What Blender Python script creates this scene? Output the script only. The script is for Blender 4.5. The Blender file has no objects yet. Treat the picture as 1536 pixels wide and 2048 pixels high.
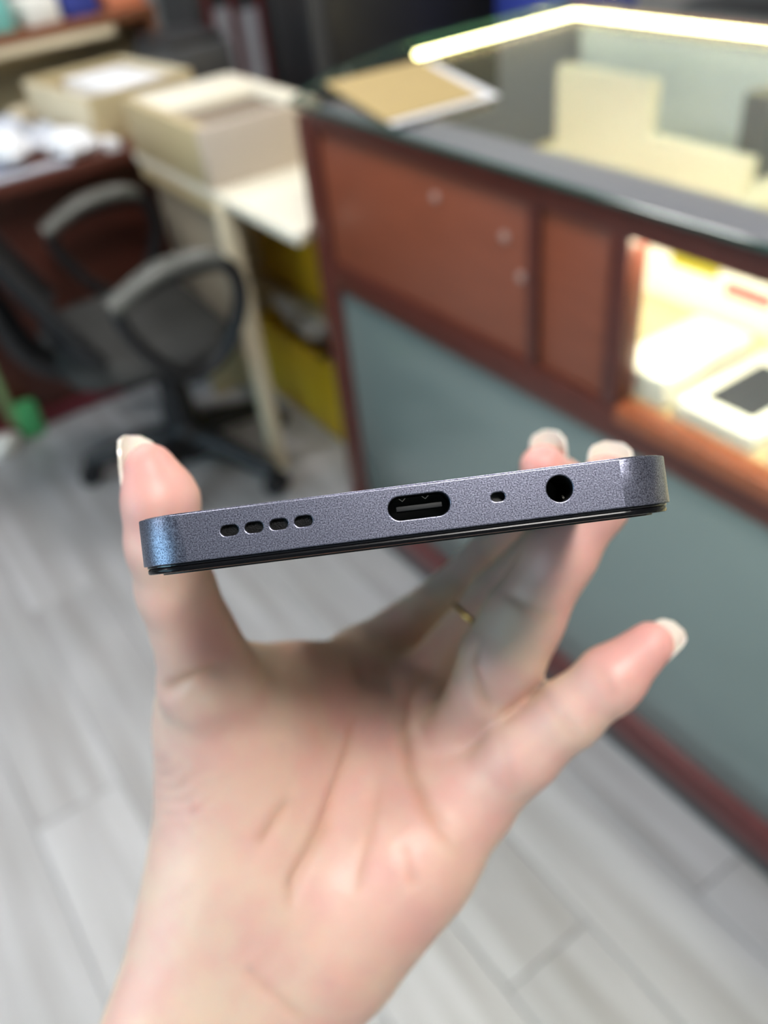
import bpy, bmesh, math, random
import numpy as np
from mathutils import Vector, Matrix

# ------------------------------------------------------------------ camera, world, exposure
scene = bpy.context.scene
COL = scene.collection
CAM_H = 1.36
cam_data = bpy.data.cameras.new('camera')
cam = bpy.data.objects.new('camera', cam_data); COL.objects.link(cam)
# rows: image right, image down, forward (world axes)
CR = ((0.81426, -0.57241, -0.09664), (-0.42431, -0.47326, -0.77200), (0.39616, 0.66961, -0.62823))
cam.matrix_world = Matrix(((CR[0][0], -CR[1][0], -CR[2][0], 0.0),
                           (CR[0][1], -CR[1][1], -CR[2][1], 0.0),
                           (CR[0][2], -CR[1][2], -CR[2][2], CAM_H),
                           (0, 0, 0, 1)))
cam_data.sensor_fit = 'VERTICAL'; cam_data.sensor_height = 36.0; cam_data.sensor_width = 27.0
cam_data.lens = 1711.34 / 2048 * 36.0
cam_data.clip_start = 0.01; cam_data.clip_end = 50
cam_data.dof.use_dof = True
cam_data.dof.focus_distance = 0.119
cam_data.dof.aperture_fstop = 12.0
scene.camera = cam

world = bpy.data.worlds.new('world'); scene.world = world; world.use_nodes = True
world.node_tree.nodes['Background'].inputs[0].default_value = (0.75, 0.82, 1.0, 1)
world.node_tree.nodes['Background'].inputs[1].default_value = 0.15
vs = scene.view_settings
vs.view_transform = 'Standard'; vs.look = 'None'; vs.gamma = 1.0; vs.use_curve_mapping = False
vs.exposure = 0.0
PANEL_STRENGTH = 55.0
KEY_STRENGTH = 76.0
LED_STRENGTH = 46.0

# ------------------------------------------------------------------ helpers
rng = random.Random(7)

def material(name, color, rough=0.5, metal=0.0, var=0.0, scale=20.0, bump=0.0, stretch=(1, 1, 1), **kw):
    m = bpy.data.materials.new(name); m.use_nodes = True
    nt = m.node_tree; b = nt.nodes['Principled BSDF']
    b.inputs['Base Color'].default_value = (*color, 1)
    b.inputs['Roughness'].default_value = rough; b.inputs['Metallic'].default_value = metal
    for k, v in kw.items():
        b.inputs[k.replace('_', ' ')].default_value = v
    if var or bump:
        tc = nt.nodes.new('ShaderNodeTexCoord'); mp = nt.nodes.new('ShaderNodeMapping')
        mp.inputs['Scale'].default_value = stretch
        nz = nt.nodes.new('ShaderNodeTexNoise'); nz.inputs['Scale'].default_value = scale
        nz.inputs['Detail'].default_value = 5
        nt.links.new(tc.outputs['Object'], mp.inputs[0]); nt.links.new(mp.outputs[0], nz.inputs['Vector'])
        if var:
            mx = nt.nodes.new('ShaderNodeMix'); mx.data_type = 'RGBA'
            mx.inputs[6].default_value = (*[max(0, c * (1 - var)) for c in color], 1)
            mx.inputs[7].default_value = (*[min(1, c * (1 + var)) for c in color], 1)
            nt.links.new(nz.outputs['Fac'], mx.inputs[0]); nt.links.new(mx.outputs[2], b.inputs['Base Color'])
        if bump:
            bp = nt.nodes.new('ShaderNodeBump'); bp.inputs['Strength'].default_value = bump
            bp.inputs['Distance'].default_value = 0.002
            nt.links.new(nz.outputs['Fac'], bp.inputs['Height']); nt.links.new(bp.outputs[0], b.inputs['Normal'])
    return m

def emitter(name, color, strength):
    m = bpy.data.materials.new(name); m.use_nodes = True
    nt = m.node_tree; nt.nodes.clear()
    e = nt.nodes.new('ShaderNodeEmission'); e.inputs[0].default_value = (*color, 1); e.inputs[1].default_value = strength
    o = nt.nodes.new('ShaderNodeOutputMaterial'); nt.links.new(e.outputs[0], o.inputs[0])
    return m

def clear_glass(name, tint=(0.93, 0.97, 0.95), ior=1.45, boost=1.0):
    m = bpy.data.materials.new(name); m.use_nodes = True
    nt = m.node_tree; nt.nodes.clear()
    t = nt.nodes.new('ShaderNodeBsdfTransparent'); t.inputs[0].default_value = (*tint, 1)
    g = nt.nodes.new('ShaderNodeBsdfGlossy'); g.inputs['Roughness'].default_value = 0.02
    fr = nt.nodes.new('ShaderNodeLayerWeight'); fr.inputs[0].default_value = 0.5
    pw = nt.nodes.new('ShaderNodeMath'); pw.operation = 'POWER'; pw.inputs[1].default_value = 5.0
    mu = nt.nodes.new('ShaderNodeMath'); mu.operation = 'MULTIPLY_ADD'; mu.inputs[1].default_value = 0.96 * boost; mu.inputs[2].default_value = 0.04 * boost
    nt.links.new(fr.outputs['Facing'], pw.inputs[0]); nt.links.new(pw.outputs[0], mu.inputs[0])
    mx = nt.nodes.new('ShaderNodeMixShader'); o = nt.nodes.new('ShaderNodeOutputMaterial')
    nt.links.new(mu.outputs[0], mx.inputs[0]); nt.links.new(t.outputs[0], mx.inputs[1]); nt.links.new(g.outputs[0], mx.inputs[2])
    nt.links.new(mx.outputs[0], o.inputs[0])
    return m

def link(name, me, mat=None, parent=None, label=None):
    o = bpy.data.objects.new(name, me); COL.objects.link(o)
    if mat is not None:
        me.materials.clear(); me.materials.append(mat)
    if parent is not None:
        o.parent = parent
    if label: o['label'] = label
    return o

def bm_mesh(name, bm, smooth=None):
    me = bpy.data.meshes.new(name); bm.normal_update(); bm.to_mesh(me); bm.free()
    if smooth is not None:
        for p in me.polygons: p.use_smooth = True
        me.set_sharp_from_angle(angle=math.radians(smooth))
    return me

def box_bm(x0, x1, y0, y1, z0, z1, bevel=0.0, seg=2, rot=None):
    bm = bmesh.new()
    bmesh.ops.create_cube(bm, size=1.0)
    for v in bm.verts:
        v.co = Vector(((x0 + x1) / 2 + v.co.x * (x1 - x0), (y0 + y1) / 2 + v.co.y * (y1 - y0), (z0 + z1) / 2 + v.co.z * (z1 - z0)))
    if bevel:
        bmesh.ops.bevel(bm, geom=list(bm.edges), offset=bevel, segments=seg, affect='EDGES', profile=0.5)
    if rot is not None:
        bmesh.ops.transform(bm, matrix=rot, verts=bm.verts)
    return bm

def box(name, x0, x1, y0, y1, z0, z1, mat, parent=None, bevel=0.002, label=None, rot=None):
    """box given in world axes; under a parent Empty (translation only) it is shifted into that frame"""
    if parent is not None:
        px, py, pz = parent.get('ox', 0.0), parent.get('oy', 0.0), parent.get('oz', 0.0)
        x0 -= px; x1 -= px; y0 -= py; y1 -= py; z0 -= pz; z1 -= pz
    return link(name, bm_mesh(name, box_bm(x0, x1, y0, y1, z0, z1, bevel, rot=rot), 40), mat, parent, label)

def tag(o, label, cat, group=None):
    o['label'] = label; o['category'] = cat
    if group: o['group'] = group
    return o

def thing(name, label, cat, loc=(0, 0, 0), rotz=0.0, group=None):
    o = bpy.data.objects.new(name, None); COL.objects.link(o)
    o.empty_display_size = 0.05
    o.location = loc; o.rotation_euler = (0, 0, rotz)
    o['ox'], o['oy'], o['oz'] = loc
    return tag(o, label, cat, group)

def structure(o):
    o['kind'] = 'structure'; return o

def tube_bm(pts, radii, n=12, closed=False, flat=1.0, up=None):
    """round tube swept along a polyline; flat squashes it along its second axis"""
    bm = bmesh.new(); P = [Vector(p) for p in pts]; N = len(P)
    if not hasattr(radii, '__len__'): radii = [radii] * N
    rings = []; prev = Vector(up) if up is not None else None
    for i in range(N):
        if closed: t = P[(i + 1) % N] - P[i - 1]
        else: t = P[min(i + 1, N - 1)] - P[max(i - 1, 0)]
        t.normalize()
        if prev is None:
            prev = t.orthogonal()
        u = prev - t * prev.dot(t); u.normalize(); w = t.cross(u); prev = u
        rings.append([bm.verts.new(P[i] + u * math.cos(a) * radii[i] * flat + w * math.sin(a) * radii[i])
                      for a in [2 * math.pi * k / n for k in range(n)]])
    for i in range(N if closed else N - 1):
        A, B = rings[i], rings[(i + 1) % N]
        for k in range(n):
            bm.faces.new((A[k], A[(k + 1) % n], B[(k + 1) % n], B[k]))
    if not closed:
        bm.faces.new(rings[0][::-1]); bm.faces.new(rings[-1])
    bmesh.ops.recalc_face_normals(bm, faces=bm.faces)
    return bm

def lathe_bm(profile, n=24, axis=None):
    bm = bmesh.new(); rings = []
    for r, z in profile:
        rings.append([bm.verts.new((r * math.cos(2 * math.pi * k / n), r * math.sin(2 * math.pi * k / n), z)) for k in range(n)])
    for A, B in zip(rings, rings[1:]):
        for k in range(n):
            bm.faces.new((A[k], A[(k + 1) % n], B[(k + 1) % n], B[k]))
    bm.faces.new(rings[0][::-1]); bm.faces.new(rings[-1])
    bmesh.ops.recalc_face_normals(bm, faces=bm.faces)
    if axis is not None:
        bmesh.ops.transform(bm, matrix=axis, verts=bm.verts)
    return bm

def prism_bm(outline, z0, z1, bevel=0.0):
    bm = bmesh.new()
    vs_ = [bm.verts.new((x, y, z0)) for x, y in outline]
    f = bm.faces.new(vs_)
    r = bmesh.ops.extrude_face_region(bm, geom=[f])
    for v in r['geom']:
        if isinstance(v, bmesh.types.BMVert): v.co.z = z1
    bmesh.ops.recalc_face_normals(bm, faces=bm.faces)
    if bevel:
        bmesh.ops.bevel(bm, geom=list(bm.edges), offset=bevel, segments=2, affect='EDGES', profile=0.5)
    return bm

def smooth_path(pts, per=6, closed=False):
    """Catmull-Rom through the points"""
    P = [Vector(p) for p in pts]; N = len(P); out = []
    for i in range(N if closed else N - 1):
        if closed: a, b, c, d = P[i - 1], P[i], P[(i + 1) % N], P[(i + 2) % N]
        else: a, b, c, d = P[max(i - 1, 0)], P[i], P[i + 1], P[min(i + 2, N - 1)]
        for k in range(per):
            t = k / per
            out.append(0.5 * ((2 * b) + (c - a) * t + (2 * a - 5 * b + 4 * c - d) * t * t + (3 * b - a - 3 * c + d) * t ** 3))
    if not closed: out.append(P[-1])
    return out

# ------------------------------------------------------------------ materials
M = {}
M['wall'] = material('wall_paint', (0.32, 0.32, 0.31), 0.8, var=0.03, scale=3)
M['ceiling'] = material('ceiling_paint', (0.28, 0.285, 0.29), 0.85, var=0.02, scale=3)
M['panel_key'] = emitter('bright_diffuser', (1.0, 0.965, 0.92), KEY_STRENGTH)
M['added_glow'] = emitter('added_window_glow', (0.44, 0.80, 1.0), 5.4)  # glow of the added window, for corner highlight and cool fill
M['panel_light'] = emitter('light_diffuser', (1.0, 0.975, 0.95), PANEL_STRENGTH)
M['white_metal'] = material('white_metal', (0.75, 0.75, 0.75), 0.4)
M['led'] = emitter('warm_led', (1.0, 0.84, 0.40), LED_STRENGTH)
M['led_white'] = emitter('white_led', (1.0, 0.90, 0.66), 130.0)
M['subfloor'] = material('subfloor', (0.16, 0.15, 0.15), 0.9)
M['mahogany'] = material('mahogany_panel', (0.235, 0.062, 0.030), 0.38, var=0.22, scale=9, stretch=(1, 1, 9))
M['mahogany_dark'] = material('mahogany_frame', (0.090, 0.020, 0.013), 0.35, var=0.25, scale=10, stretch=(3, 3, 3))  # same mahogany in a darker variant, shading of the rails put into the colour
M['plinth'] = material('plinth_wood', (0.10, 0.018, 0.018), 0.35, var=0.2, scale=12)
M['toe'] = material('toe_kick', (0.06, 0.075, 0.078), 0.5)
M['green_glass'] = material('green_glass', (0.23, 0.285, 0.27), 0.2, metal=0.35, var=0.12, scale=2.5)
M['clear'] = clear_glass('clear_glass', boost=1.0)
M['glass_edge'] = material('glass_edge', (0.02, 0.07, 0.055), 0.1)
M['cream'] = material('cream_laminate', (0.72, 0.62, 0.44), 0.5, var=0.06, scale=6)
M['cream_white'] = material('cream_white', (0.80, 0.75, 0.62), 0.45, var=0.03, scale=5)
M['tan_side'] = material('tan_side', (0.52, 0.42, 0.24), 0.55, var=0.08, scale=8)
M['shelf_tan'] = material('shelf_tan', (0.55, 0.46, 0.27), 0.5, var=0.08, scale=8)
M['mirror'] = material('back_mirror', (0.42, 0.50, 0.66), 0.3, metal=0.1)
M['kraft'] = material('kraft_board', (0.43, 0.31, 0.12), 0.6, var=0.1, scale=30)
M['paper'] = material('white_paper', (0.78, 0.79, 0.82), 0.6, var=0.03, scale=10)
M['white_box'] = material('white_carton', (0.82, 0.80, 0.74), 0.45, var=0.02, scale=12)
M['phone_print'] = material('dark_phone', (0.035, 0.036, 0.045), 0.2)
M['yellow_print'] = material('yellow_print', (0.36, 0.33, 0.01), 0.5)
M['red_print'] = material('red_print', (0.62, 0.14, 0.14), 0.5)
M['grey_print'] = material('grey_print', (0.25, 0.26, 0.27), 0.5)
M['black_cab'] = material('black_cabinet', (0.012, 0.012, 0.014), 0.45, var=0.2, scale=15)
M['black_plastic'] = material('black_plastic', (0.009, 0.009, 0.011), 0.5, var=0.2, scale=60)
M['arm_pad'] = material('arm_pad', (0.09, 0.09, 0.08), 0.35)
M['mesh_fabric'] = material('mesh_fabric', (0.022, 0.022, 0.024), 0.7, var=0.3, scale=200)
M['seat_fabric'] = material('seat_fabric', (0.020, 0.021, 0.020), 0.75, var=0.3, scale=120)
M['yellow'] = material('yellow_plastic', (0.78, 0.49, 0.02), 0.45, var=0.1, scale=15)
M['bag_white'] = material('white_plastic_bag', (0.85, 0.83, 0.78), 0.4, var=0.1, scale=20)
M['desk_wood'] = material('desk_wood', (0.10, 0.026, 0.016), 0.4, var=0.25, scale=8, stretch=(1, 4, 4))
M['desk_base'] = material('desk_base', (0.16, 0.025, 0.035), 0.4, var=0.15, scale=12)
M['shelf_brown'] = material('shelf_brown', (0.20, 0.07, 0.03), 0.45, var=0.2, scale=10)
M['teal'] = material('teal_card', (0.18, 0.50, 0.45), 0.5)
M['blue'] = material('blue_card', (0.03, 0.05, 0.30), 0.5)
M['orange'] = material('orange_card', (0.62, 0.20, 0.10), 0.5)
M['green'] = material('green_plastic', (0.07, 0.36, 0.13), 0.45)
M['pale_green'] = material('pale_green_plastic', (0.20, 0.30, 0.13), 0.5)
M['packet'] = material('packet_film', (0.50, 0.53, 0.60), 0.35, var=0.12, scale=25)
M['packet_blue'] = material('blue_striped_card', (0.48, 0.56, 0.74), 0.5, var=0.25, scale=14, stretch=(1, 9, 1))
M['maroon'] = material('maroon_frame', (0.11, 0.018, 0.020), 0.4)
M['pane'] = material('pale_pane', (0.42, 0.42, 0.46), 0.25)
M['dark_grey'] = material('dark_grey', (0.045, 0.046, 0.05), 0.5)
M['steel'] = material('brushed_steel', (0.45, 0.45, 0.46), 0.35, metal=0.9)
M['gold'] = material('gold', (0.75, 0.55, 0.18), 0.22, metal=1.0)
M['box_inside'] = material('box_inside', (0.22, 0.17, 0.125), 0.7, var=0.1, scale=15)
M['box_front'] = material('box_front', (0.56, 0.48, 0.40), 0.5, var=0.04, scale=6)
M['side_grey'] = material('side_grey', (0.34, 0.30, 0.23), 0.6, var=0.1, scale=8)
M['led_lit_wood'] = material('led_lit_wood', (0.30, 0.085, 0.035), 0.35, var=0.2, scale=12)  # rail wood made lighter and more orange, LED light painted into the colour
M['frame_top'] = material('purple_grey_trim', (0.30, 0.25, 0.31), 0.4)
M['screw'] = material('screw_cap', (0.42, 0.26, 0.22), 0.4)

def plank_material():
    m = material('grey_oak_plank', (0.4, 0.4, 0.4), 0.42); nt = m.node_tree; b = nt.nodes['Principled BSDF']
    tc = nt.nodes.new('ShaderNodeTexCoord'); oi = nt.nodes.new('ShaderNodeObjectInfo')
    add = nt.nodes.new('ShaderNodeVectorMath'); add.operation = 'ADD'
    mul = nt.nodes.new('ShaderNodeVectorMath'); mul.operation = 'SCALE'; mul.inputs['Scale'].default_value = 13.0
    nt.links.new(oi.outputs['Location'], mul.inputs[0])
    nt.links.new(tc.outputs['Object'], add.inputs[0]); nt.links.new(mul.outputs[0], add.inputs[1])
    mp = nt.nodes.new('ShaderNodeMapping'); mp.inputs['Scale'].default_value = (22, 1.6, 1)
    nt.links.new(add.outputs[0], mp.inputs[0])
    n1 = nt.nodes.new('ShaderNodeTexNoise'); n1.inputs['Scale'].default_value = 1.0; n1.inputs['Detail'].default_value = 6
    nt.links.new(mp.outputs[0], n1.inputs['Vector'])
    r = nt.nodes.new('ShaderNodeValToRGB')
    r.color_ramp.elements[0].position = 0.30; r.color_ramp.elements[0].color = (0.30, 0.285, 0.28, 1)
    r.color_ramp.elements[1].position = 0.68; r.color_ramp.elements[1].color = (0.46, 0.455, 0.47, 1)
    nt.links.new(n1.outputs['Fac'], r.inputs[0])
    hs = nt.nodes.new('ShaderNodeHueSaturation')
    mr = nt.nodes.new('ShaderNodeMapRange'); mr.inputs[3].default_value = 0.88; mr.inputs[4].default_value = 1.10
    nt.links.new(oi.outputs['Random'], mr.inputs[0]); nt.links.new(mr.outputs[0], hs.inputs['Value'])
    nt.links.new(r.outputs[0], hs.inputs['Color']); nt.links.new(hs.outputs[0], b.inputs['Base Color'])
    return m
M['plank'] = plank_material()

# ------------------------------------------------------------------ room shell
X0, X1, Y0, Y1, ZC = -3.4, 2.7, -1.8, 3.7, 2.8
floor = structure(link('floor', bm_mesh('floor', box_bm(X0, X1, Y0, Y1, -0.05, -0.008)), M['subfloor']))
structure(link('ceiling', bm_mesh('ceiling', box_bm(X0, X1, Y0, Y1, ZC, ZC + 0.05)), M['ceiling']))
structure(link('wall_left', bm_mesh('wall_left', box_bm(X0 - 0.06, X0, Y0, Y1, 0, ZC)), M['wall']))
structure(link('wall_right', bm_mesh('wall_right', box_bm(X1, X1 + 0.06, Y0, Y1, 0, ZC)), M['wall']))
structure(link('wall_back', bm_mesh('wall_back', box_bm(X0, X1, Y1, Y1 + 0.06, 0, ZC)), M['wall']))
structure(link('wall_front', bm_mesh('wall_front', box_bm(X0, X1, Y0 - 0.06, Y0, 0, ZC)), M['wall']))

# added glowing window in the left wall, unseen, for the phone's corner highlight
win = structure(link('added_window_1', bm_mesh('added_window_1', box_bm(-0.015, 0.0, -1.23, 1.23, -0.85, 0.85)), M['white_metal']))
win.location = (X0 + 0.016, 0.90, 1.90)
for (y0_, y1_) in ((-1.18, -0.025), (0.025, 1.18)):
    link('pane', bm_mesh('pane', box_bm(0.002, 0.008, y0_, y1_, -0.80, 0.80)), M['added_glow'], win)
for (y0_, y1_, z0_, z1_) in ((-1.23, -1.18, -0.85, 0.85), (1.18, 1.23, -0.85, 0.85), (-0.025, 0.025, -0.80, 0.80), (-1.18, 1.18, -0.85, -0.80), (-1.18, 1.18, 0.80, 0.85)):
    link('added_window_frame', bm_mesh('added_window_frame', box_bm(0.001, 0.04, y0_, y1_, z0_, z1_, 0.003)), M['white_metal'], win)

PW, PL = 0.165, 1.22
pm = bm_mesh('plank', box_bm(-PW / 2 + 0.0008, PW / 2 - 0.0008, -PL / 2 + 0.0008, PL / 2 - 0.0008, -0.008, 0.0, 0.0012, 1), None)
pm.materials.append(M['plank'])
x = -0.145 - PW * 19.5; c = 0
while x < X1 + PW / 2:
    y = Y0 + PL / 2 + (c * 0.47 % 1.0) * PL - PL
    while y - PL / 2 < Y1:
        a, b_ = max(y - PL / 2, Y0), min(y + PL / 2, Y1); xa, xb = max(x - PW / 2, X0), min(x + PW / 2, X1)
        if b_ - a > 0.03 and xb - xa > 0.02:
            full = (b_ - a > PL - 1e-4) and (xb - xa > PW - 1e-4)
            if full:
                o = link('plank', pm, None, floor)
            else:
                w2, l2 = (xb - xa) / 2, (b_ - a) / 2
                o = link('plank', bm_mesh('plank', box_bm(-w2 + 0.0008, w2 - 0.0008, -l2 + 0.0008, l2 - 0.0008, -0.008, 0, 0.0012, 1)), M['plank'], floor)
            o.location = ((xa + xb) / 2, (a + b_) / 2, 0)
        y += PL
    x += PW; c += 1

# ceiling lamps
LAMPS = [(-0.05, -0.62), (-2.6, 1.6), (0.15, 1.7), (1.9, 0.2), (-0.9, 2.9), (1.7, 2.9)]
WHERE = ['above and behind the camera', 'over the left side of the shop', 'over the aisle', 'over the display counter', 'over the back left corner', 'over the back right corner']
for (lx, ly), wh in zip(LAMPS, WHERE):
    t = thing('ceiling_light', 'square white LED ceiling panel ' + wh, 'ceiling light', (lx, ly, ZC), group='square ceiling panels')
    bm = bmesh.new()
    fr = 0.22
    for (a0, a1, b0, b1) in ((-fr, fr, -fr, -fr + 0.02), (-fr, fr, fr - 0.02, fr), (-fr, -fr + 0.02, -fr + 0.02, fr - 0.02), (fr - 0.02, fr, -fr + 0.02, fr - 0.02)):
        tmp = box_bm(a0, a1, b0, b1, -0.03, 0.0); me = bpy.data.meshes.new('t'); tmp.to_mesh(me); tmp.free(); bm.from_mesh(me); bpy.data.meshes.remove(me)
    link('frame', bm_mesh('frame', bm), M['white_metal'], t)
    link('diffuser', bm_mesh('diffuser', box_bm(-fr + 0.02, fr - 0.02, -fr + 0.02, fr - 0.02, -0.025, -0.015)), M['panel_key' if wh == WHERE[0] else 'panel_light'], t)

# ------------------------------------------------------------------ display counter
XF, XB = 0.775, 1.66           # front and back planes
YE, YN = 1.447, -1.2           # far end at the front corner, near end
ZT = 0.99                      # top of the glass
ct = thing('display_counter', 'mahogany and glass shop display counter with lit case and green glass front', 'counter', (XF, YE, 0))
def cb(name, x0, x1, y0, y1, z0, z1, mat, bevel=0.002, label=None):
    return box(name, x0, x1, y0, y1, z0, z1, M[mat], ct, bevel, label)
cb('toe_kick', XF + 0.012, XB, YN, YE - 0.01, 0.0, 0.055, 'toe')
cb('plinth', XF - 0.004, XB, YN, YE, 0.055, 0.125, 'plinth')
cb('lower_glass', XF + 0.012, XF + 0.022, YN, YE - 0.055, 0.125, 0.652, 'green_glass', 0.001, 'frosted green glass front panel')
cb('stile', XF, XF + 0.06, YE - 0.06, YE, 0.125, 0.968, 'mahogany_dark')
cb('lower_rail', XF, XF + 0.034, YN, YE - 0.06, 0.652, 0.708, 'mahogany_dark')
cb('top_rail', XF, XF + 0.055, YN, YE - 0.06, 0.945, 0.978, 'mahogany_dark')
cb('stile', XF, XF + 0.03, 0.822, 0.842, 0.708, 0.945, 'mahogany_dark')
cb('stile', XF, XF + 0.035, 0.664, 0.694, 0.708, 0.945, 'mahogany_dark')
cb('front_panel', XF + 0.008, XF + 0.022, 0.842, YE - 0.06, 0.708, 0.945, 'mahogany', 0.002, 'large plain mahogany panel')
cb('front_panel', XF + 0.008, XF + 0.022, 0.694, 0.822, 0.708, 0.945, 'mahogany', 0.002, 'narrow mahogany panel')
for (sy, sz) in ((1.053, 0.905), (0.895, 0.885), (0.86, 0.835)):
    ax = Matrix.Translation((0.0055, sy - YE, sz)) @ Matrix.Rotation(-math.pi / 2, 4, 'Y')
    link('screw_cap', bm_mesh('screw_cap', lathe_bm([(0.007, -0.004), (0.0075, 0.0), (0.006, 0.002), (0.002, 0.003)], 14, ax), 40), M['screw'], ct)
# glass in the lit opening, top glass with a cut corner
cb('front_glass', XF + 0.012, XF + 0.017, YN, 0.664, 0.708, 0.945, 'clear', 0.0)
outline = [(0.0, YN - YE), (0.0, 0.0), (0.135, 0.095), (0.40, 0.185), (XB - XF, 0.19), (XB - XF, YN - YE)]
tg = link('glass_top', bm_mesh('glass_top', prism_bm([(x_ - 0.004, y_) for x_, y_ in outline], 0.982, ZT)), M['clear'], ct)
edge = [(-0.006, YN - YE, 0.986), (-0.006, 0.0, 0.986), (0.132, 0.099, 0.986), (0.398, 0.189, 0.986), (XB - XF, 0.194, 0.986)]
link('glass_edge', bm_mesh('glass_edge', tube_bm(edge, 0.0042, 8), 40), M['glass_edge'], ct, 'polished green edge of the top glass')
# carcass of the upper case
link('shelf', bm_mesh('shelf', prism_bm([(0.012, YN - YE), (0.012, -0.06), (0.135, 0.06), (0.40, 0.15), (XB - XF, 0.16), (XB - XF, YN - YE)], 0.69, 0.706)), M['shelf_tan'], ct)
link('end_panel', bm_mesh('end_panel', prism_bm([(0.0, 0.0), (0.135, 0.095), (0.40, 0.185), (XB - XF, 0.185), (XB - XF, 0.173), (0.405, 0.173), (0.14, 0.082), (0.012, -0.012)], 0.0, 0.94)), M['mahogany_dark'], ct)
cb('end_lining', 1.185, XB - 0.02, 1.612, 1.622, 0.706, 0.94, 'dark_grey')
cb('back_mirror', XB - 0.016, XB - 0.006, YN, 1.61, 0.706, 0.95, 'mirror', 0.0, 'grey mirrored sliding back')
cb('back_panel', XB - 0.006, XB, YN, 1.63, 0.06, 0.95, 'mahogany_dark')
cb('back_rail', XB - 0.03, XB, YN, 1.63, 0.95, 0.981, 'mahogany_dark')
cb('led_strip', 1.17, XB - 0.035, 1.606, 1.617, 0.962, 0.972, 'led', 0.002, 'glowing warm LED strip on the far end')
cb('led_strip', XB - 0.03 - 0.012, XB - 0.031, YN, 1.600, 0.962, 0.972, 'led', 0.002, 'glowing warm LED strip along the back')
cb('frame_trim', XF, XF + 0.088, YN, YE - 0.06, 0.9785, 0.9815, 'frame_top', 0.0, 'purple-grey trim under the top glass')
cb('sill', XF - 0.005, XF + 0.03, YN, 0.662, 0.690, 0.716, 'led_lit_wood', 0.003, 'wooden sill below the lit opening, orange LED light painted in')
cb('led_strip', XF + 0.026, XF + 0.036, YN, 1.37, 0.935, 0.9445, 'led_white', 0.002, 'LED strip behind the front rail')

# things in the lit case
t = thing('display_riser', 'cream stepped L-shaped display riser inside the lit case', 'display stand', (1.40, 1.19, 0.706))
link('board', bm_mesh('board', (prism_bm([(-0.24, 0.045), (0.245, 0.045), (0.245, 0.215), (-0.005, 0.215), (-0.005, 0.115), (-0.24, 0.115)], 0.0, 0.035, 0.003)), 40), M['cream_white'], t).matrix_local = Matrix(((0, 0, 1, 0), (1, 0, 0, 0), (0, 1, 0, 0), (0, 0, 0, 1)))
box('base', 1.38, 1.55, 0.92, 1.46, 0.706, 0.751, M['cream_white'], t, 0.003)
tag(box('small_carton', 1.50, 1.56, 0.985, 1.045, 0.752, 0.90, M['dark_grey'], None, 0.002), 'small dark grey upright carton at the back of the lit case', 'carton')
tag(box('price_card', 1.13, 1.35, 1.20, 1.44, 0.7065, 0.716, M['cream_white'], None, 0.001), 'flat cream card on the case floor beside the riser', 'card')

def phone_box(label, x0, x1, y0, y1, z0, z1, extras=()):
    t = thing('phone_box', label, 'box', ((x0 + x1) / 2, (y0 + y1) / 2, z0), group='white phone boxes in the lit case')
    box('base', x0 + 0.001, x1 - 0.001, y0 + 0.001, y1 - 0.001, z0, z0 + (z1 - z0) * 0.4, M['white_box'], t, 0.001)
    box('lid', x0, x1, y0, y1, z0 + (z1 - z0) * 0.4, z1, M['white_box'], t, 0.002)
    for (nm, a0, a1, b0, b1, mat, lb) in extras:
        box(nm, a0, a1, b0, b1, z1, z1 + 0.0008, M[mat], t, 0.0, lb)
    return t
phone_box('white phone box with a small grey logo behind the mahogany opening edge', 0.816, 0.995, 0.620, 0.712, 0.7085, 0.752, [('logo', 0.850, 0.872, 0.638, 0.658, 'grey_print', 'small grey round logo')])
phone_box('white phone box with a dark phone picture nearest the camera', 0.814, 0.995, 0.480, 0.600, 0.7065, 0.735, [('phone_picture', 0.845, 0.965, 0.505, 0.580, 'phone_print', 'dark phone picture')])
phone_box('plain white phone box deep in the lit case', 1.01, 1.19, 0.50, 0.60, 0.7065, 0.760, [('phone_picture', 1.03, 1.12, 0.52, 0.58, 'grey_print', 'grey picture')])
phone_box('white phone box cut by the right picture edge', 0.814, 0.995, 0.350, 0.455, 0.7065, 0.740, [('phone_picture', 0.83, 0.965, 0.375, 0.440, 'grey_print', 'grey picture')])
t = thing('gift_box', 'tall white gift box with yellow and red print at the back of the case', 'box', (1.16, 0.84, 0.7065))
box('body', 1.075, 1.25, 0.64, 0.95, 0.7065, 0.80, M['white_box'], t, 0.002)
box('yellow_band', 1.0742, 1.075, 0.745, 0.835, 0.768, 0.786, M['yellow_print'], t, 0.0, 'yellow printed band')
box('red_mark', 1.0742, 1.075, 0.65, 0.73, 0.750, 0.772, M['red_print'], t, 0.0, 'red printed mark')

# kraft board and paper on the counter top
def sheet(name, pts, z0, z1, mat):
    bm = bmesh.new()
    cx = sum(p[0] for p in pts) / 4; cy = sum(p[1] for p in pts) / 4
    o = link(name, bm_mesh(name, prism_bm([(p[0] - cx, p[1] - cy) for p in pts], 0, z1 - z0, 0.0004)), mat)
    o.location = (cx, cy, z0); bm.free(); return o
tag(sheet('paper_sheet', [(0.783, 1.155), (0.990, 1.143), (1.075, 1.43), (0.87, 1.455)], ZT, ZT + 0.002, M['paper']), 'white paper sheet under the kraft board on the counter glass', 'paper')
tag(sheet('kraft_board', [(0.783, 1.172), (0.970, 1.162), (1.064, 1.456), (0.862, 1.476)], ZT + 0.002, ZT + 0.005, M['kraft']), 'brown kraft board lying on the counter glass', 'board')

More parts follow.
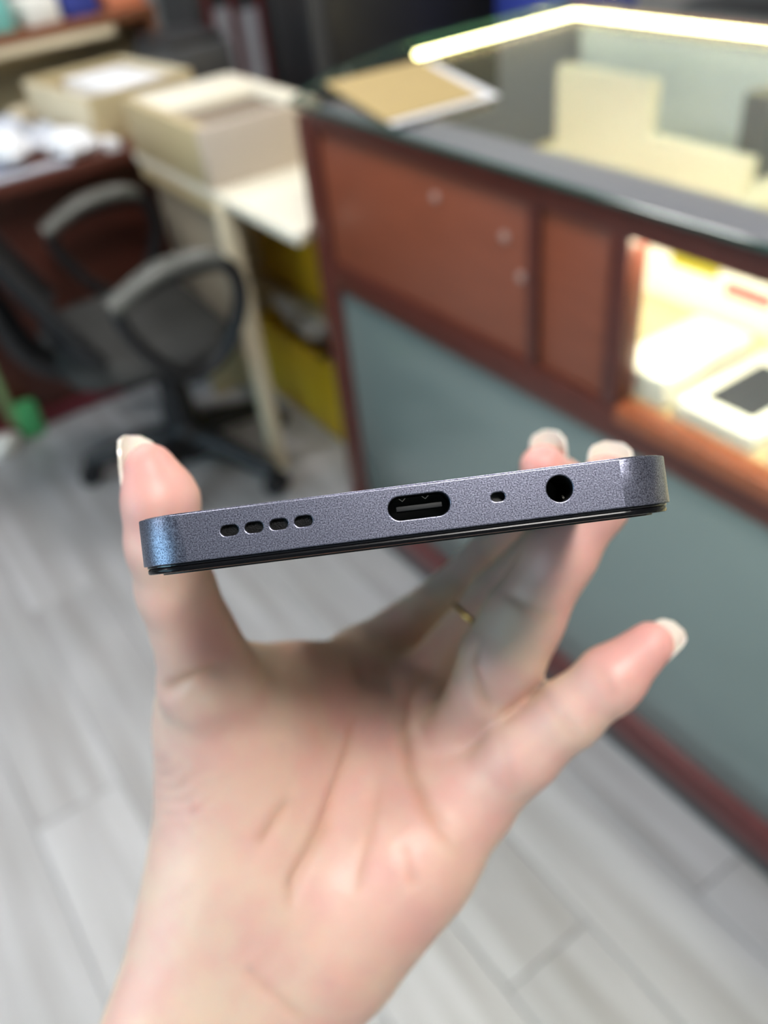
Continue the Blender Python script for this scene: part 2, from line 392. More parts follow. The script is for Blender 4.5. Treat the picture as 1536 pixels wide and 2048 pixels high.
# ------------------------------------------------------------------ things behind the counter
t = thing('black_cabinet', 'tall black cabinet standing behind the counter end', 'cabinet', (1.74, 2.52, 0))
box('body', 1.39, 2.09, 2.42, 2.64, 0.0, 1.42, M['black_cab'], t, 0.006)
box('door', 1.44, 2.08, 2.402, 2.42, 0.06, 1.40, M['black_cab'], t, 0.004)
box('door_frame', 1.39, 1.437, 2.405, 2.42, 0.0, 1.42, M['dark_grey'], t, 0.003)
box('handle', 1.47, 1.485, 2.385, 2.402, 1.05, 1.25, M['steel'], t, 0.004)
tag(box('blue_carton', 1.98, 2.30, 2.02, 2.30, 0.0, 1.05, M['blue'], None, 0.004), 'deep blue carton beside the black cabinet', 'carton')
t = thing('stool', 'black round padded stool behind the far counter edge', 'stool', (2.22, 1.62, 0))
link('cushion', bm_mesh('cushion', lathe_bm([(0.05, 0.80), (0.15, 0.80), (0.17, 0.83), (0.165, 0.87), (0.12, 0.895), (0.03, 0.90)], 28), 50), M['black_plastic'], t)
link('column', bm_mesh('column', lathe_bm([(0.03, 0.03), (0.025, 0.06), (0.025, 0.80)], 16), 50), M['steel'], t)
link('foot', bm_mesh('foot', lathe_bm([(0.20, 0.0), (0.20, 0.015), (0.05, 0.035)], 28), 50), M['steel'], t)

# ------------------------------------------------------------------ cream table with box
t = thing('side_table', 'cream wooden side table between desk and counter', 'table', (0.90, 1.85, 0))
link('table_top', bm_mesh('table_top', prism_bm([(-0.155, -0.39), (-0.132, -0.39), (-0.005, -0.285), (0.26, -0.195), (0.32, -0.195), (0.32, 0.45), (-0.155, 0.45)], 0.728, 0.750, 0.002), 40), M['cream_white'], t)
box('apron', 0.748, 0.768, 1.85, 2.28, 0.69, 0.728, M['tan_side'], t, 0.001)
box('leg', 0.735, 0.772, 1.785, 1.822, 0.0, 0.728, M['cream'], t, 0.002)
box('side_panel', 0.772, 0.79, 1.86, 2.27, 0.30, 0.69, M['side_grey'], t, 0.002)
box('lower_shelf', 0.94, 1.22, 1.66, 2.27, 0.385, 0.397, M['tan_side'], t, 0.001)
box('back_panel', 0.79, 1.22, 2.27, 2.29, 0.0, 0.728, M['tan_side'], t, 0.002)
box('leg', 1.18, 1.22, 1.66, 1.70, 0.0, 0.728, M['cream'], t, 0.002)
t = thing('cream_box', 'cream open-topped box with brown inside standing on the side table', 'box', (0.90, 1.98, 0.7505))
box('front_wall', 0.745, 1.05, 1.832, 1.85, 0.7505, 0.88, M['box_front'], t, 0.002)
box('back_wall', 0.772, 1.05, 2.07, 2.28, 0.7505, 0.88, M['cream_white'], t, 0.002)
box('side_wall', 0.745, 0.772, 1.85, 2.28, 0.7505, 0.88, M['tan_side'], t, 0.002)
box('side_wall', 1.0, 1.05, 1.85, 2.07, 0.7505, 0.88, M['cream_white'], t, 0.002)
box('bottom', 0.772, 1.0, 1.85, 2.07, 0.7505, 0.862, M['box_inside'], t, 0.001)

def crate(label, x0, x1, y0, y1, z0, z1):
    t = thing('crate', label, 'crate', ((x0 + x1) / 2, (y0 + y1) / 2, z0), group='yellow plastic crates under the side table')
    w = 0.008
    box('side', x0, x0 + w, y0, y1, z0, z1, M['yellow'], t, 0.002); box('side', x1 - w, x1, y0, y1, z0, z1, M['yellow'], t, 0.002)
    box('end', x0 + w, x1 - w, y0, y0 + w, z0, z1, M['yellow'], t, 0.002); box('end', x0 + w, x1 - w, y1 - w, y1, z0, z1, M['yellow'], t, 0.002)
    box('base', x0 + w, x1 - w, y0 + w, y1 - w, z0, z0 + w, M['yellow'], t, 0.001)
    rim = [((x0 - .008), (x0 + .002), y0 - .008, y1 + .008), (x1 - .002, x1 + .008, y0 - .008, y1 + .008), (x0, x1, y0 - .008, y0 + .002), (x0, x1, y1 - .002, y1 + .008)]
    for r_ in rim: box('rim', *r_, z1 - 0.025, z1, M['yellow'], t, 0.002)
    return t
crate('low yellow crate full of white bags on the floor', 0.95, 1.16, 1.67, 2.20, 0.0, 0.25)
def bag(label, x, y, z, s, seed, mat='bag_white', name='plastic_bag', cat='bag', sz=0.7, group=None):
    r = random.Random(seed); bm = bmesh.new(); bmesh.ops.create_icosphere(bm, subdivisions=3, radius=1.0)
    ph = [(Vector((r.uniform(-1, 1), r.uniform(-1, 1), r.uniform(-1, 1))) * 4, r.uniform(0, 6)) for _ in range(7)]
    for v in bm.verts:
        k = 1 + 0.09 * sum(math.sin(v.co.dot(a) + b) for a, b in ph)
        v.co = Vector((v.co.x * s[0], v.co.y * s[1], max(v.co.z, -0.7) * s[2] * sz)) * k
    o = link(name, bm_mesh(name, bm, 60), M[mat]); lo = min(v.co.z for v in o.data.vertices); o.location = (x, y, z - lo)
    return tag(o, label, cat, group)
BG = 'white bags in the yellow crate'
bag('crumpled white bag at the near end of the yellow crate', 1.04, 1.765, 0.235, (0.07, 0.075, 0.075), 3, group=BG)
bag('crumpled white bag in the middle of the yellow crate', 1.04, 1.93, 0.235, (0.075, 0.07, 0.08), 4, group=BG)
bag('crumpled white bag at the far end of the yellow crate', 1.04, 2.08, 0.235, (0.07, 0.08, 0.09), 5, group=BG)
for k_, (bx_, by_, bz_) in enumerate(((1.06, 1.8, 0.0), (1.06, 2.05, 0.0))):
    bag(['flattened white bag at the bottom of the crate, near end', 'flattened white bag at the bottom of the crate, far end'][k_], bx_, by_, 0.009, (0.07, 0.10, 0.10), 8 + k_, group=BG)
t = thing('yellow_carton', 'yellow carton on the shelf under the side table', 'carton', (1.05, 1.92, 0.398))
box('body', 0.97, 1.15, 1.70, 2.13, 0.398, 0.60, M['yellow'], t, 0.003)
box('lid', 0.967, 1.153, 1.697, 2.133, 0.58, 0.61, M['yellow'], t, 0.002)

# ------------------------------------------------------------------ wooden desk with hutch
t = thing('desk', 'dark red wooden desk with a raised shelf along the back', 'desk', (0.35, 2.65, 0))
DX0, DX1 = -0.75, 1.22
box('desk_top', DX0, DX1, 2.335, 3.10, 0.715, 0.75, M['desk_wood'], t, 0.003)
box('front_panel', DX0 + 0.03, DX1 - 0.03, 2.52, 2.54, 0.04, 0.715, M['desk_wood'], t, 0.002)
box('base_strip', DX0, DX1, 2.505, 2.56, 0.0, 0.045, M['desk_base'], t, 0.003)
box('side_panel', DX0, DX0 + 0.03, 2.36, 3.08, 0.045, 0.715, M['desk_wood'], t, 0.002)
box('side_panel', DX1 - 0.03, DX1, 2.36, 3.08, 0.045, 0.715, M['desk_wood'], t, 0.002)
box('shelf', DX0, 1.12, 2.88, 3.10, 0.955, 0.985, M['shelf_brown'], t, 0.003)
box('hutch_back', DX0, 1.12, 3.085, 3.10, 0.75, 0.955, M['tan_side'], t, 0.001)
box('hutch_side', DX0, DX0 + 0.02, 2.89, 3.085, 0.75, 0.955, M['shelf_brown'], t, 0.002)
box('hutch_side', 1.10, 1.12, 2.89, 3.085, 0.75, 0.955, M['shelf_brown'], t, 0.002)
box('trim_strip', DX0 + 0.02, 0.98, 2.884, 2.892, 0.928, 0.955, M['cream'], t, 0.001, 'pale yellow strip under the shelf edge')

t = thing('carton_tray', 'kraft carton tray holding white papers on the desk', 'tray', (0.84, 2.66, 0.7505), 0.12)
def lb(name, x0, x1, y0, y1, z0, z1, mat, par, bevel=0.002, label=None):
    return link(name, bm_mesh(name, box_bm(x0, x1, y0, y1, z0, z1, bevel), 40), M[mat], par, label)
lb('bottom', -0.16, 0.16, -0.21, 0.21, 0, 0.006, 'tan_side', t)
lb('wall', -0.16, 0.16, -0.21, -0.202, 0.006, 0.12, 'tan_side', t); lb('wall', -0.16, 0.16, 0.202, 0.21, 0.006, 0.12, 'tan_side', t)
lb('wall', -0.16, -0.152, -0.202, 0.202, 0.006, 0.12, 'cream', t); lb('wall', 0.152, 0.16, -0.202, 0.202, 0.006, 0.12, 'cream', t)
o = lb('paper_stack', -0.06, 0.12, -0.15, 0.16, 0, 0.098, 'paper', None); o.location = (0.845, 2.67, 0.757); o.rotation_euler = (0, 0, 0.12)
tag(o, 'tall stack of white papers in the kraft tray', 'papers')

def pillow(name, label, x, y, z, sx, sy, sz, rz, mat, cat, group=None, tilt=0.0):
    bm = bmesh.new(); bmesh.ops.create_grid(bm, x_segments=12, y_segments=12, size=1.0)
    top = list(bm.verts); r = bmesh.ops.duplicate(bm, geom=list(bm.faces)); bot = [v for v in r['geom'] if isinstance(v, bmesh.types.BMVert)]
    for vv, s in ((top, 1), (bot, -1)):
        for v in vv:
            h = max(0.0, (1 - abs(v.co.x) ** 3.0) * (1 - abs(v.co.y) ** 3.0)) ** 0.5
            wob = 1 + 0.25 * math.sin(5 * v.co.x + 3 * v.co.y + x * 40)
            v.co = Vector((v.co.x * sx, v.co.y * sy, s * sz * h * (wob if s > 0 else 0.6)))
    bmesh.ops.remove_doubles(bm, verts=bm.verts, dist=1e-5); bmesh.ops.recalc_face_normals(bm, faces=bm.faces)
    o = link(name, bm_mesh(name, bm, 50), M[mat]); lo = min(v.co.z for v in o.data.vertices)
    o.location = (x, y, z - lo); o.rotation_euler = (tilt, 0, rz); return tag(o, label, cat, group)
PG = 'small packets on the desk'
pillow('packet', 'puffy white packet at the desk edge beside the cream box', 0.625, 2.42, 0.751, 0.05, 0.065, 0.035, 0.3, 'paper', 'packet', PG)
pillow('packet', 'white packet leaning on the kraft tray', 0.60, 2.58, 0.751, 0.05, 0.08, 0.03, -0.2, 'packet', 'packet', PG)
pillow('packet', 'white rounded packet in the middle of the desk edge', 0.47, 2.47, 0.7585, 0.055, 0.06, 0.04, 0.8, 'paper', 'packet', PG)
pillow('packet', 'silver packet behind the blue striped sheets', 0.43, 2.70, 0.751, 0.07, 0.05, 0.03, 0.1, 'packet', 'packet', PG)
pillow('packet', 'grey packet far left under the shelf', 0.55, 2.78, 0.751, 0.06, 0.06, 0.03, 0.5, 'packet', 'packet', PG)
tag(sheet('blue_striped_sheet', [(0.26, 2.40), (0.50, 2.44), (0.47, 2.60), (0.22, 2.58)], 0.7505, 0.758, M['packet_blue']), 'blue striped sheets lying on the desk', 'paper')
tag(sheet('white_envelope', [(0.30, 2.345), (0.60, 2.35), (0.60, 2.385), (0.30, 2.38)], 0.7505, 0.756, M['packet']), 'long white envelope along the front desk edge', 'envelope')
tag(sheet('white_envelope', [(0.70, 2.35), (0.735, 2.35), (0.735, 2.50), (0.70, 2.50)], 0.7505, 0.770, M['paper']), 'white envelope beside the kraft tray corner', 'envelope')
tag(box('cream_carton', 0.60, 0.655, 2.84, 2.90, 0.7505, 0.80, M['cream'], None, 0.002), 'small cream carton under the shelf', 'carton')
t = thing('printer', 'dark grey printer at the right end of the desk', 'printer', (1.11, 2.70, 0.7505))
box('body', 1.01, 1.21, 2.58, 2.86, 0.7505, 0.90, M['dark_grey'], t, 0.012); box('lid', 1.02, 1.20, 2.60, 2.84, 0.90, 0.925, M['black_cab'], t, 0.006)
box('paper_slot', 1.03, 1.19, 2.57, 2.58, 0.79, 0.82, M['black_plastic'], t, 0.002)
SG = 'cartons on the desk shelf'
tag(box('shelf_carton', 0.52, 0.70, 2.90, 3.05, 0.9855, 1.07, M['teal'], None, 0.003), 'teal carton on the desk shelf', 'carton', SG)
tag(box('shelf_carton', 0.74, 0.84, 2.91, 3.05, 0.9855, 1.05, M['white_box'], None, 0.003), 'white carton beside the teal carton on the shelf', 'carton', SG)
tag(box('shelf_carton', 0.86, 0.96, 2.92, 3.05, 0.9855, 1.07, M['blue'], None, 0.003), 'dark blue carton on the desk shelf', 'carton', SG)
tag(box('shelf_carton', 0.99, 1.10, 2.90, 3.05, 0.9855, 1.03, M['orange'], None, 0.003), 'orange carton at the end of the desk shelf', 'carton', SG)

t = thing('glass_cabinet', 'maroon framed cabinet with pale panes behind the desk', 'cabinet', (1.55, 3.25, 0))
box('body', 1.36, 1.76, 3.14, 3.45, 0.0, 1.75, M['dark_grey'], t, 0.004)
for x_ in (1.40, 1.495, 1.60):
    box('stile', x_ - 0.012, x_ + 0.012, 3.115, 3.14, 0.0, 1.75, M['maroon'], t, 0.003)
box('pane', 1.412, 1.483, 3.128, 3.136, 0.05, 0.90, M['pane'], t, 0.0); box('pane', 1.507, 1.588, 3.128, 3.136, 0.05, 0.88, M['pane'], t, 0.0)
box('rail', 1.40, 1.60, 3.118, 3.138, 0.0, 0.05, M['maroon'], t, 0.002)

t = thing('dustpan', 'green plastic dustpan standing against the desk base', 'dustpan', (0.27, 2.478, 0))
box('pan', 0.235, 0.305, 2.455, 2.50, 0.0, 0.115, M['green'], t, 0.012); box('handle', 0.215, 0.24, 2.46, 2.49, 0.06, 0.34, M['pale_green'], t, 0.008)
bag('crumpled pale bag on the floor beside the green dustpan', 0.16, 2.44, 0.0, (0.05, 0.04, 0.05), 21, name='paper_bag')

# ------------------------------------------------------------------ office chair (faces +x locally)
ch = thing('office_chair', 'black mesh office chair with loop armrests in front of the desk', 'chair', (0.575, 1.965, 0), math.radians(-4))
for k in range(5):
    a = math.radians(72 * k + 11)
    ca, sa = math.cos(a), math.sin(a)
    pts = [(0.03 * ca, 0.03 * sa, 0.115), (0.12 * ca, 0.12 * sa, 0.11), (0.22 * ca, 0.22 * sa, 0.085), (0.285 * ca, 0.285 * sa, 0.07)]
    leg = link('base_leg', bm_mesh('base_leg', tube_bm(pts, [0.034, 0.032, 0.027, 0.022], 12, up=(0, 0, 1)), 50), M['black_plastic'], ch)
    bm = bmesh.new()
    for s in (-1, 1):
        ax = Matrix.Translation((0.285 * ca - s * 0.016 * sa * 1.0, 0.285 * sa + s * 0.016 * ca, 0.029)) @ Matrix.Rotation(a, 4, 'Z') @ Matrix.Rotation(math.pi / 2, 4, 'X')
        tmp = lathe_bm([(0.012, -0.011), (0.026, -0.011), (0.029, -0.006), (0.029, 0.006), (0.026, 0.011), (0.012, 0.011)], 18, ax)
        me = bpy.data.meshes.new('t'); tmp.to_mesh(me); tmp.free(); bm.from_mesh(me); bpy.data.meshes.remove(me)
    link('caster', bm_mesh('caster', bm, 40), M['black_plastic'], leg)
link('hub', bm_mesh('hub', lathe_bm([(0.055, 0.06), (0.062, 0.085), (0.058, 0.14), (0.045, 0.16)], 24), 50), M['black_plastic'], ch)
link('gas_column', bm_mesh('gas_column', lathe_bm([(0.04, 0.12), (0.038, 0.30), (0.024, 0.305), (0.024, 0.39)], 18), 40), M['black_plastic'], ch)
lb('tilt_mechanism', -0.14, 0.14, -0.10, 0.10, 0.34, 0.405, 'black_plastic', ch, 0.01)
def cushion(sx, sy, sz, n=16, power=3.0):
    bm = bmesh.new(); bmesh.ops.create_grid(bm, x_segments=n, y_segments=n, size=1.0)
    top = list(bm.verts); r = bmesh.ops.duplicate(bm, geom=list(bm.faces)); bot = [v for v in r['geom'] if isinstance(v, bmesh.types.BMVert)]
    for vv, s in ((top, 1), (bot, -1)):
        for v in vv:
            a, b_ = v.co.x, v.co.y
            k = 1.0 / max(1.0, (abs(a) ** 5 + abs(b_) ** 5) ** 0.2)
            a, b_ = a * k, b_ * k
            q = min(1.0, (abs(a) ** 5 + abs(b_) ** 5))
            v.co = Vector((a * sx, b_ * sy, s * sz * (1 - q) ** 0.5 * (1.0 if s > 0 else 0.8)))
    bmesh.ops.remove_doubles(bm, verts=bm.verts, dist=1e-5); bmesh.ops.recalc_face_normals(bm, faces=bm.faces)
    return bm
seat = link('seat', bm_mesh('seat', cushion(0.205, 0.235, 0.04), 50), M['seat_fabric'], ch); seat.location = (-0.055, 0, 0.44)
# mesh backrest leaning away, with frame and lumbar bar
def back_pt(s, h):
    return Vector((-0.235 - 0.30 * h * 0.75 - 0.05 * (s * s) * -1.0, s * (0.23 - 0.03 * h), 0.50 + 0.48 * h))
bm = bmesh.new(); n1, n2 = 14, 16; G = [[None] * (n2 + 1) for _ in range(n1 + 1)]
for i in range(n1 + 1):
    for j in range(n2 + 1):
        G[i][j] = bm.verts.new(back_pt(-1 + 2 * i / n1, j / n2))
for i in range(n1):
    for j in range(n2): bm.faces.new((G[i][j], G[i + 1][j], G[i + 1][j + 1], G[i][j + 1]))
bmesh.ops.solidify(bm, geom=list(bm.faces), thickness=0.008)
link('back_mesh', bm_mesh('back_mesh', bm, 50), M['mesh_fabric'], ch)
outl = [back_pt(-1 + 2 * i / 8, 0) for i in range(9)] + [back_pt(1, j / 8) for j in range(1, 9)] + [back_pt(1 - 2 * i / 8, 1) for i in range(1, 9)] + [back_pt(-1, 1 - j / 8) for j in range(1, 8)]
link('back_frame', bm_mesh('back_frame', tube_bm(outl, 0.016, 10, closed=True), 50), M['black_plastic'], ch)
link('back_support', bm_mesh('back_support', tube_bm(smooth_path([(-0.02, 0, 0.39), (-0.20, 0, 0.40), (-0.30, 0, 0.47), (-0.34, 0, 0.62), (-0.40, 0, 0.78)], 5), 0.024, 12, flat=1.6), 50), M['black_plastic'], ch)
for s in (-1, 1):
    loop = [(-0.13, 0.285 * s, 0.62), (-0.04, 0.285 * s, 0.66), (0.07, 0.285 * s, 0.665), (0.13, 0.285 * s, 0.64), (0.135, 0.285 * s, 0.56), (0.08, 0.28 * s, 0.46), (0.0, 0.275 * s, 0.425), (-0.08, 0.278 * s, 0.49)]
    arm = link('armrest', bm_mesh('armrest', tube_bm(smooth_path(loop, 5, True), 0.017, 10, closed=True, flat=1.3, up=(0, 1, 0)), 50), M['black_plastic'], ch)
    pad = [(-0.14, 0.285 * s, 0.632), (-0.04, 0.285 * s, 0.676), (0.06, 0.285 * s, 0.682), (0.11, 0.285 * s, 0.668)]
    link('pad', bm_mesh('pad', tube_bm(smooth_path(pad, 5), 0.019, 12, flat=1.7, up=(0, 1, 0)), 50), M['arm_pad'], arm)
    link('arm_bracket', bm_mesh('arm_bracket', tube_bm([(0.0, 0.275 * s, 0.43), (0.0, 0.2 * s, 0.405), (0.0, 0.06 * s, 0.39)], 0.02, 10, flat=1.5), 50), M['black_plastic'], ch)

# ------------------------------------------------------------------ the phone (local millimetres: x width, y length away, z towards its back)
PM = Matrix(((0.85321, 0.40158, 0.33282, 0.04847), (-0.52144, 0.64264, 0.56135, 0.07696), (0.01154, -0.65250, 0.75770, 1.28556), (0, 0, 0, 1)))
MM = 0.001

def metal_material():
    m = material('blue_grey_metal', (0.15, 0.17, 0.26), 0.33, metal=0.85); nt = m.node_tree; b = nt.nodes['Principled BSDF']
    tc = nt.nodes.new('ShaderNodeTexCoord')
    n = nt.nodes.new('ShaderNodeTexNoise'); n.inputs['Scale'].default_value = 5200; n.inputs['Detail'].default_value = 2
    nt.links.new(tc.outputs['Object'], n.inputs['Vector'])
    r = nt.nodes.new('ShaderNodeValToRGB')
    r.color_ramp.elements[0].position = 0.35; r.color_ramp.elements[0].color = (0.070, 0.072, 0.105, 1)
    r.color_ramp.elements[1].position = 0.72; r.color_ramp.elements[1].color = (0.30, 0.31, 0.40, 1)
    nt.links.new(n.outputs['Fac'], r.inputs[0]); nt.links.new(r.outputs[0], b.inputs['Base Color'])
    bp = nt.nodes.new('ShaderNodeBump'); bp.inputs['Strength'].default_value = 0.35; bp.inputs['Distance'].default_value = 0.00006
    nt.links.new(n.outputs['Fac'], bp.inputs['Height']); nt.links.new(bp.outputs[0], b.inputs['Normal'])
    return m
M['phone_metal'] = metal_material()
M['phone_black'] = material('phone_black', (0.004, 0.004, 0.006), 0.16)
M['phone_screen'] = material('phone_screen', (0.004, 0.004, 0.005), 0.2, IOR=1.25)
M['phone_film'] = material('screen_film', (0.012, 0.011, 0.011), 0.5)
M['port_black'] = material('port_black', (0.004, 0.004, 0.005), 0.5)
M['port_grey'] = material('port_grey', (0.008, 0.008, 0.009), 0.7)
M['speaker_mesh'] = material('speaker_mesh', (0.012, 0.012, 0.013), 0.6, bump=0.8, scale=4000)
M['contact'] = material('contact_metal', (0.5, 0.47, 0.42), 0.3, metal=1.0)

def rounded_rect(w, l, r, y0=0.0, n=10):
    """plan outline, y from y0 to y0+l"""
    out = []
    for cx, cy, a0 in ((w / 2 - r, y0 + r, -90), (w / 2 - r, y0 + l - r, 0), (-w / 2 + r, y0 + l - r, 90), (-w / 2 + r, y0 + r, 180)):
        for k in range(n + 1):
            a = math.radians(a0 + 90 * k / n); out.append((cx + r * math.cos(a), cy + r * math.sin(a)))
    return out

def stadium(w, h, n=8):
    r = h / 2; out = []
    for cx, a0 in ((w / 2 - r, -90), (-w / 2 + r, 90)):
        for k in range(n + 1):
            a = math.radians(a0 + 180 * k / n); out.append((cx + r * math.cos(a), r * math.sin(a)))
    return out

def cutter(outline, cx, cz, depth):
    """prism whose outline lies in x,z and runs along y from -1 to depth"""
    bm = bmesh.new()
    A = [bm.verts.new((cx + x_, -1.0, cz + z_)) for x_, z_ in outline]; B = [bm.verts.new((cx + x_, depth, cz + z_)) for x_, z_ in outline]
    n = len(A); bm.faces.new(A); bm.faces.new(B[::-1])
    for k in range(n): bm.faces.new((A[k], A[(k + 1) % n], B[(k + 1) % n], B[k]))
    bmesh.ops.recalc_face_normals(bm, faces=bm.faces)
    return bm

phone = thing('smartphone', 'blue-grey metal smartphone held bottom edge first, face down, in the hand', 'phone')
phone.matrix_world = PM
def mm_mesh(name, bm, smooth=35):
    bmesh.ops.scale(bm, vec=(MM, MM, MM), verts=bm.verts)
    return bm_mesh(name, bm, smooth)
def mm_part(name, bm, mat, parent=None, label=None, smooth=35):
    return link(name, mm_mesh(name, bm, smooth), M[mat], parent or phone, label)

PWID, PLEN, ZB, ZS = 77.0, 163.0, 4.0, -2.7      # width, length, back plane, lower side of the metal frame
body = bpy.data.objects.new('frame', bm_mesh('frame', prism_bm(rounded_rect(PWID, PLEN, 8.2, n=16), ZS, ZB)))
COL.objects.link(body)
SPK = [(-24.0 + 3.44 * k, 0.95) for k in range(4)]
USB, MIC, JACK = (2.35, 1.0), (13.25, 0.92), (21.75, 1.0)
cuts = [(stadium(2.55, 1.5), *p, 1.6) for p in SPK] + [(stadium(8.6, 3.3, 12), *USB, 7.0), (stadium(1.95, 1.25), *MIC, 2.0),
        ([(1.83 * math.cos(2 * math.pi * k / 40), 1.83 * math.sin(2 * math.pi * k / 40)) for k in range(40)], *JACK, 13.0)]
cb_ = bmesh.new()
for c_ in cuts:
    tmp = cutter(*c_); me = bpy.data.meshes.new('t'); tmp.to_mesh(me); tmp.free(); cb_.from_mesh(me); bpy.data.meshes.remove(me)
cut = bpy.data.objects.new('cutter', bm_mesh('cutter', cb_)); COL.objects.link(cut)
md = body.modifiers.new('b', 'BOOLEAN'); md.object = cut; md.operation = 'DIFFERENCE'; md.solver = 'EXACT'
bv = body.modifiers.new('v', 'BEVEL'); bv.width = 0.16; bv.segments = 3; bv.limit_method = 'ANGLE'; bv.angle_limit = math.radians(50)
dg = bpy.context.evaluated_depsgraph_get()
me = bpy.data.meshes.new_from_object(body.evaluated_get(dg))
bpy.data.objects.remove(body); bpy.data.objects.remove(cut)
me.transform(Matrix.Scale(MM, 4))
for p in me.polygons: p.use_smooth = True
me.set_sharp_from_angle(angle=math.radians(28))
for p in me.polygons:
    if p.normal.y < -0.9995 or abs(p.normal.z) > 0.9995: p.use_smooth = False
frame = link('frame', me, M['phone_metal'], phone, 'blue-grey metal frame with the ports')
# linings of the openings
def liner(name, outline, cx, cz, y0, y1, mat, parent, label=None):
    bm = cutter([(x_ * 0.985, z_ * 0.985) for x_, z_ in outline], cx, cz, y1)
    for v in bm.verts:
        if v.co.y < 0: v.co.y = y0
    fs = [f_ for f_ in bm.faces if all(abs(v.co.y - y0) < 1e-6 for v in f_.verts)]
    bmesh.ops.delete(bm, geom=fs, context='FACES_ONLY')
    bmesh.ops.reverse_faces(bm, faces=bm.faces)
    return mm_part(name, bm, mat, parent, label)
for p in SPK:
    liner('speaker_slot', stadium(2.55, 1.5), *p, 0.30, 1.0, 'speaker_mesh', frame, 'dark speaker slot')
ucb = liner('charging_port', stadium(8.6, 3.3, 12), *USB, 0.25, 6.8, 'port_black', frame, 'dark oval charging port')
mm_part('tongue', box_bm(USB[0] - 3.2, USB[0] + 3.2, 0.9, 6.5, USB[1] - 0.42, USB[1] + 0.28, 0.12), 'port_grey', frame, 'grey connector tongue')
for dx in (-2.2, 1.0):
    pts = [(USB[0] + dx - 0.45, 0.8, USB[1] + 1.35), (USB[0] + dx, 0.9, USB[1] + 0.95), (USB[0] + dx + 0.45, 0.8, USB[1] + 1.35)]
    mm_part('spring_contact', tube_bm(pts, 0.06, 6), 'contact', frame)
liner('microphone_hole', stadium(1.95, 1.25), *MIC, 0.2, 1.9, 'port_black', frame, 'tiny microphone hole')
jk = liner('headphone_jack', [(1.83 * math.cos(2 * math.pi * k / 40), 1.83 * math.sin(2 * math.pi * k / 40)) for k in range(40)], *JACK, 0.25, 12.8, 'port_black', frame, 'round headphone jack')
mm_part('jack_contact', tube_bm([(JACK[0] + 0.75, 2.2, JACK[1] - 1.25), (JACK[0] + 0.95, 4.0, JACK[1] - 0.95)], 0.16, 6), 'contact', frame)
# screen side and back
mm_part('screen_bezel', prism_bm(rounded_rect(PWID - 1.0, PLEN - 1.0, 7.6, 0.5, 14), ZS - 0.35, ZS - 0.01, 0.05), 'phone_black', phone, 'black plastic screen surround')
mm_part('screen_glass', prism_bm(rounded_rect(PWID - 1.1, PLEN - 1.1, 7.5, 0.55, 14), ZS - 1.22, ZS - 0.36, 0.3), 'phone_screen', phone, 'black screen glass')
mm_part('screen_film', prism_bm(rounded_rect(PWID - 5.0, PLEN - 5.0, 6.5, 2.2, 10), ZS - 1.46, ZS - 1.24, 0.05), 'phone_film', phone, 'thin clear film on the screen')
mm_part('back_cover', prism_bm(rounded_rect(PWID - 1.0, PLEN - 1.0, 8.5, 0.5, 14), ZB, ZB + 0.18, 0.08), 'phone_metal', phone, 'satin blue back cover')
cbump = mm_part('camera_bump', prism_bm(rounded_rect(34, 30, 5, 126, 6), ZB + 0.2, ZB + 2.0, 0.3), 'phone_black', phone, 'black camera bump')
for cx in (-8, 8):
    mm_part('lens', lathe_bm([(6.0, ZB + 2.0), (6.0, ZB + 2.6), (5.0, ZB + 2.8), (4.6, ZB + 2.5)], 24, Matrix.Translation((cx, 141, 0))), 'phone_screen', cbump)
for (ya, yb) in ((98, 116), (122, 133)):
    mm_part('side_button', box_bm(PWID / 2 - 0.3, PWID / 2 + 0.45, ya, yb, -0.6, 1.8, 0.3), 'phone_metal', phone)

# ------------------------------------------------------------------ the hand, one continuous skin grown from bone capsules (phone frame, millimetres)
PALM = [((-60.1, 90.5, -96.3), (-82.4, 81.7, -145.7), 17.5, 20),
    ((-82.4, 81.7, -145.7), (-104.5, 68.8, -196.3), 20, 25),
    ((-43.9, 93.2, -109.7), (-66.6, 84.2, -153.9), 17.5, 20),
    ((-66.6, 84.2, -153.9), (-91.4, 71.4, -205.6), 20, 25),
    ((-44.5, 109.8, -94.9), (-18.1, 137.6, -42.0), 13, 11),
    ((-39.1, 106.9, -96.9), (-2.9, 124.1, -50.1), 13, 11),
    ((-33.6, 103.1, -98.4), (5.7, 107.5, -58.3), 13, 10.5),
    ((-28.4, 99.2, -99.7), (7.1, 93.9, -69.8), 14, 10),
    ((-29.3, 92.9, -91.3), (-10.9, 91.9, -80.9), 18, 14.5),
    ((-46.3, 90.2, -47.9), (-48.6, 95.0, -74.7), 17, 19),
    ((-48.6, 95.0, -74.7), (-52.1, 95.6, -92.9), 19, 17),
    ((-47.5, 72.6, -30.2), (-46.3, 90.2, -47.9), 10, 15),
    ((-46.8, 85.8, -34.3), (-32.8, 112.2, -40.1), 9, 8.5),
    ((-32.8, 112.2, -40.1), (-17.9, 133.6, -42.1), 8.5, 9),
    ((-39.7, 100.3, -46.0), (-21.1, 121.8, -50.2), 11, 11),
    ((-41.9, 99.8, -64.6), (-14.4, 110.4, -65.8), 13, 12)]
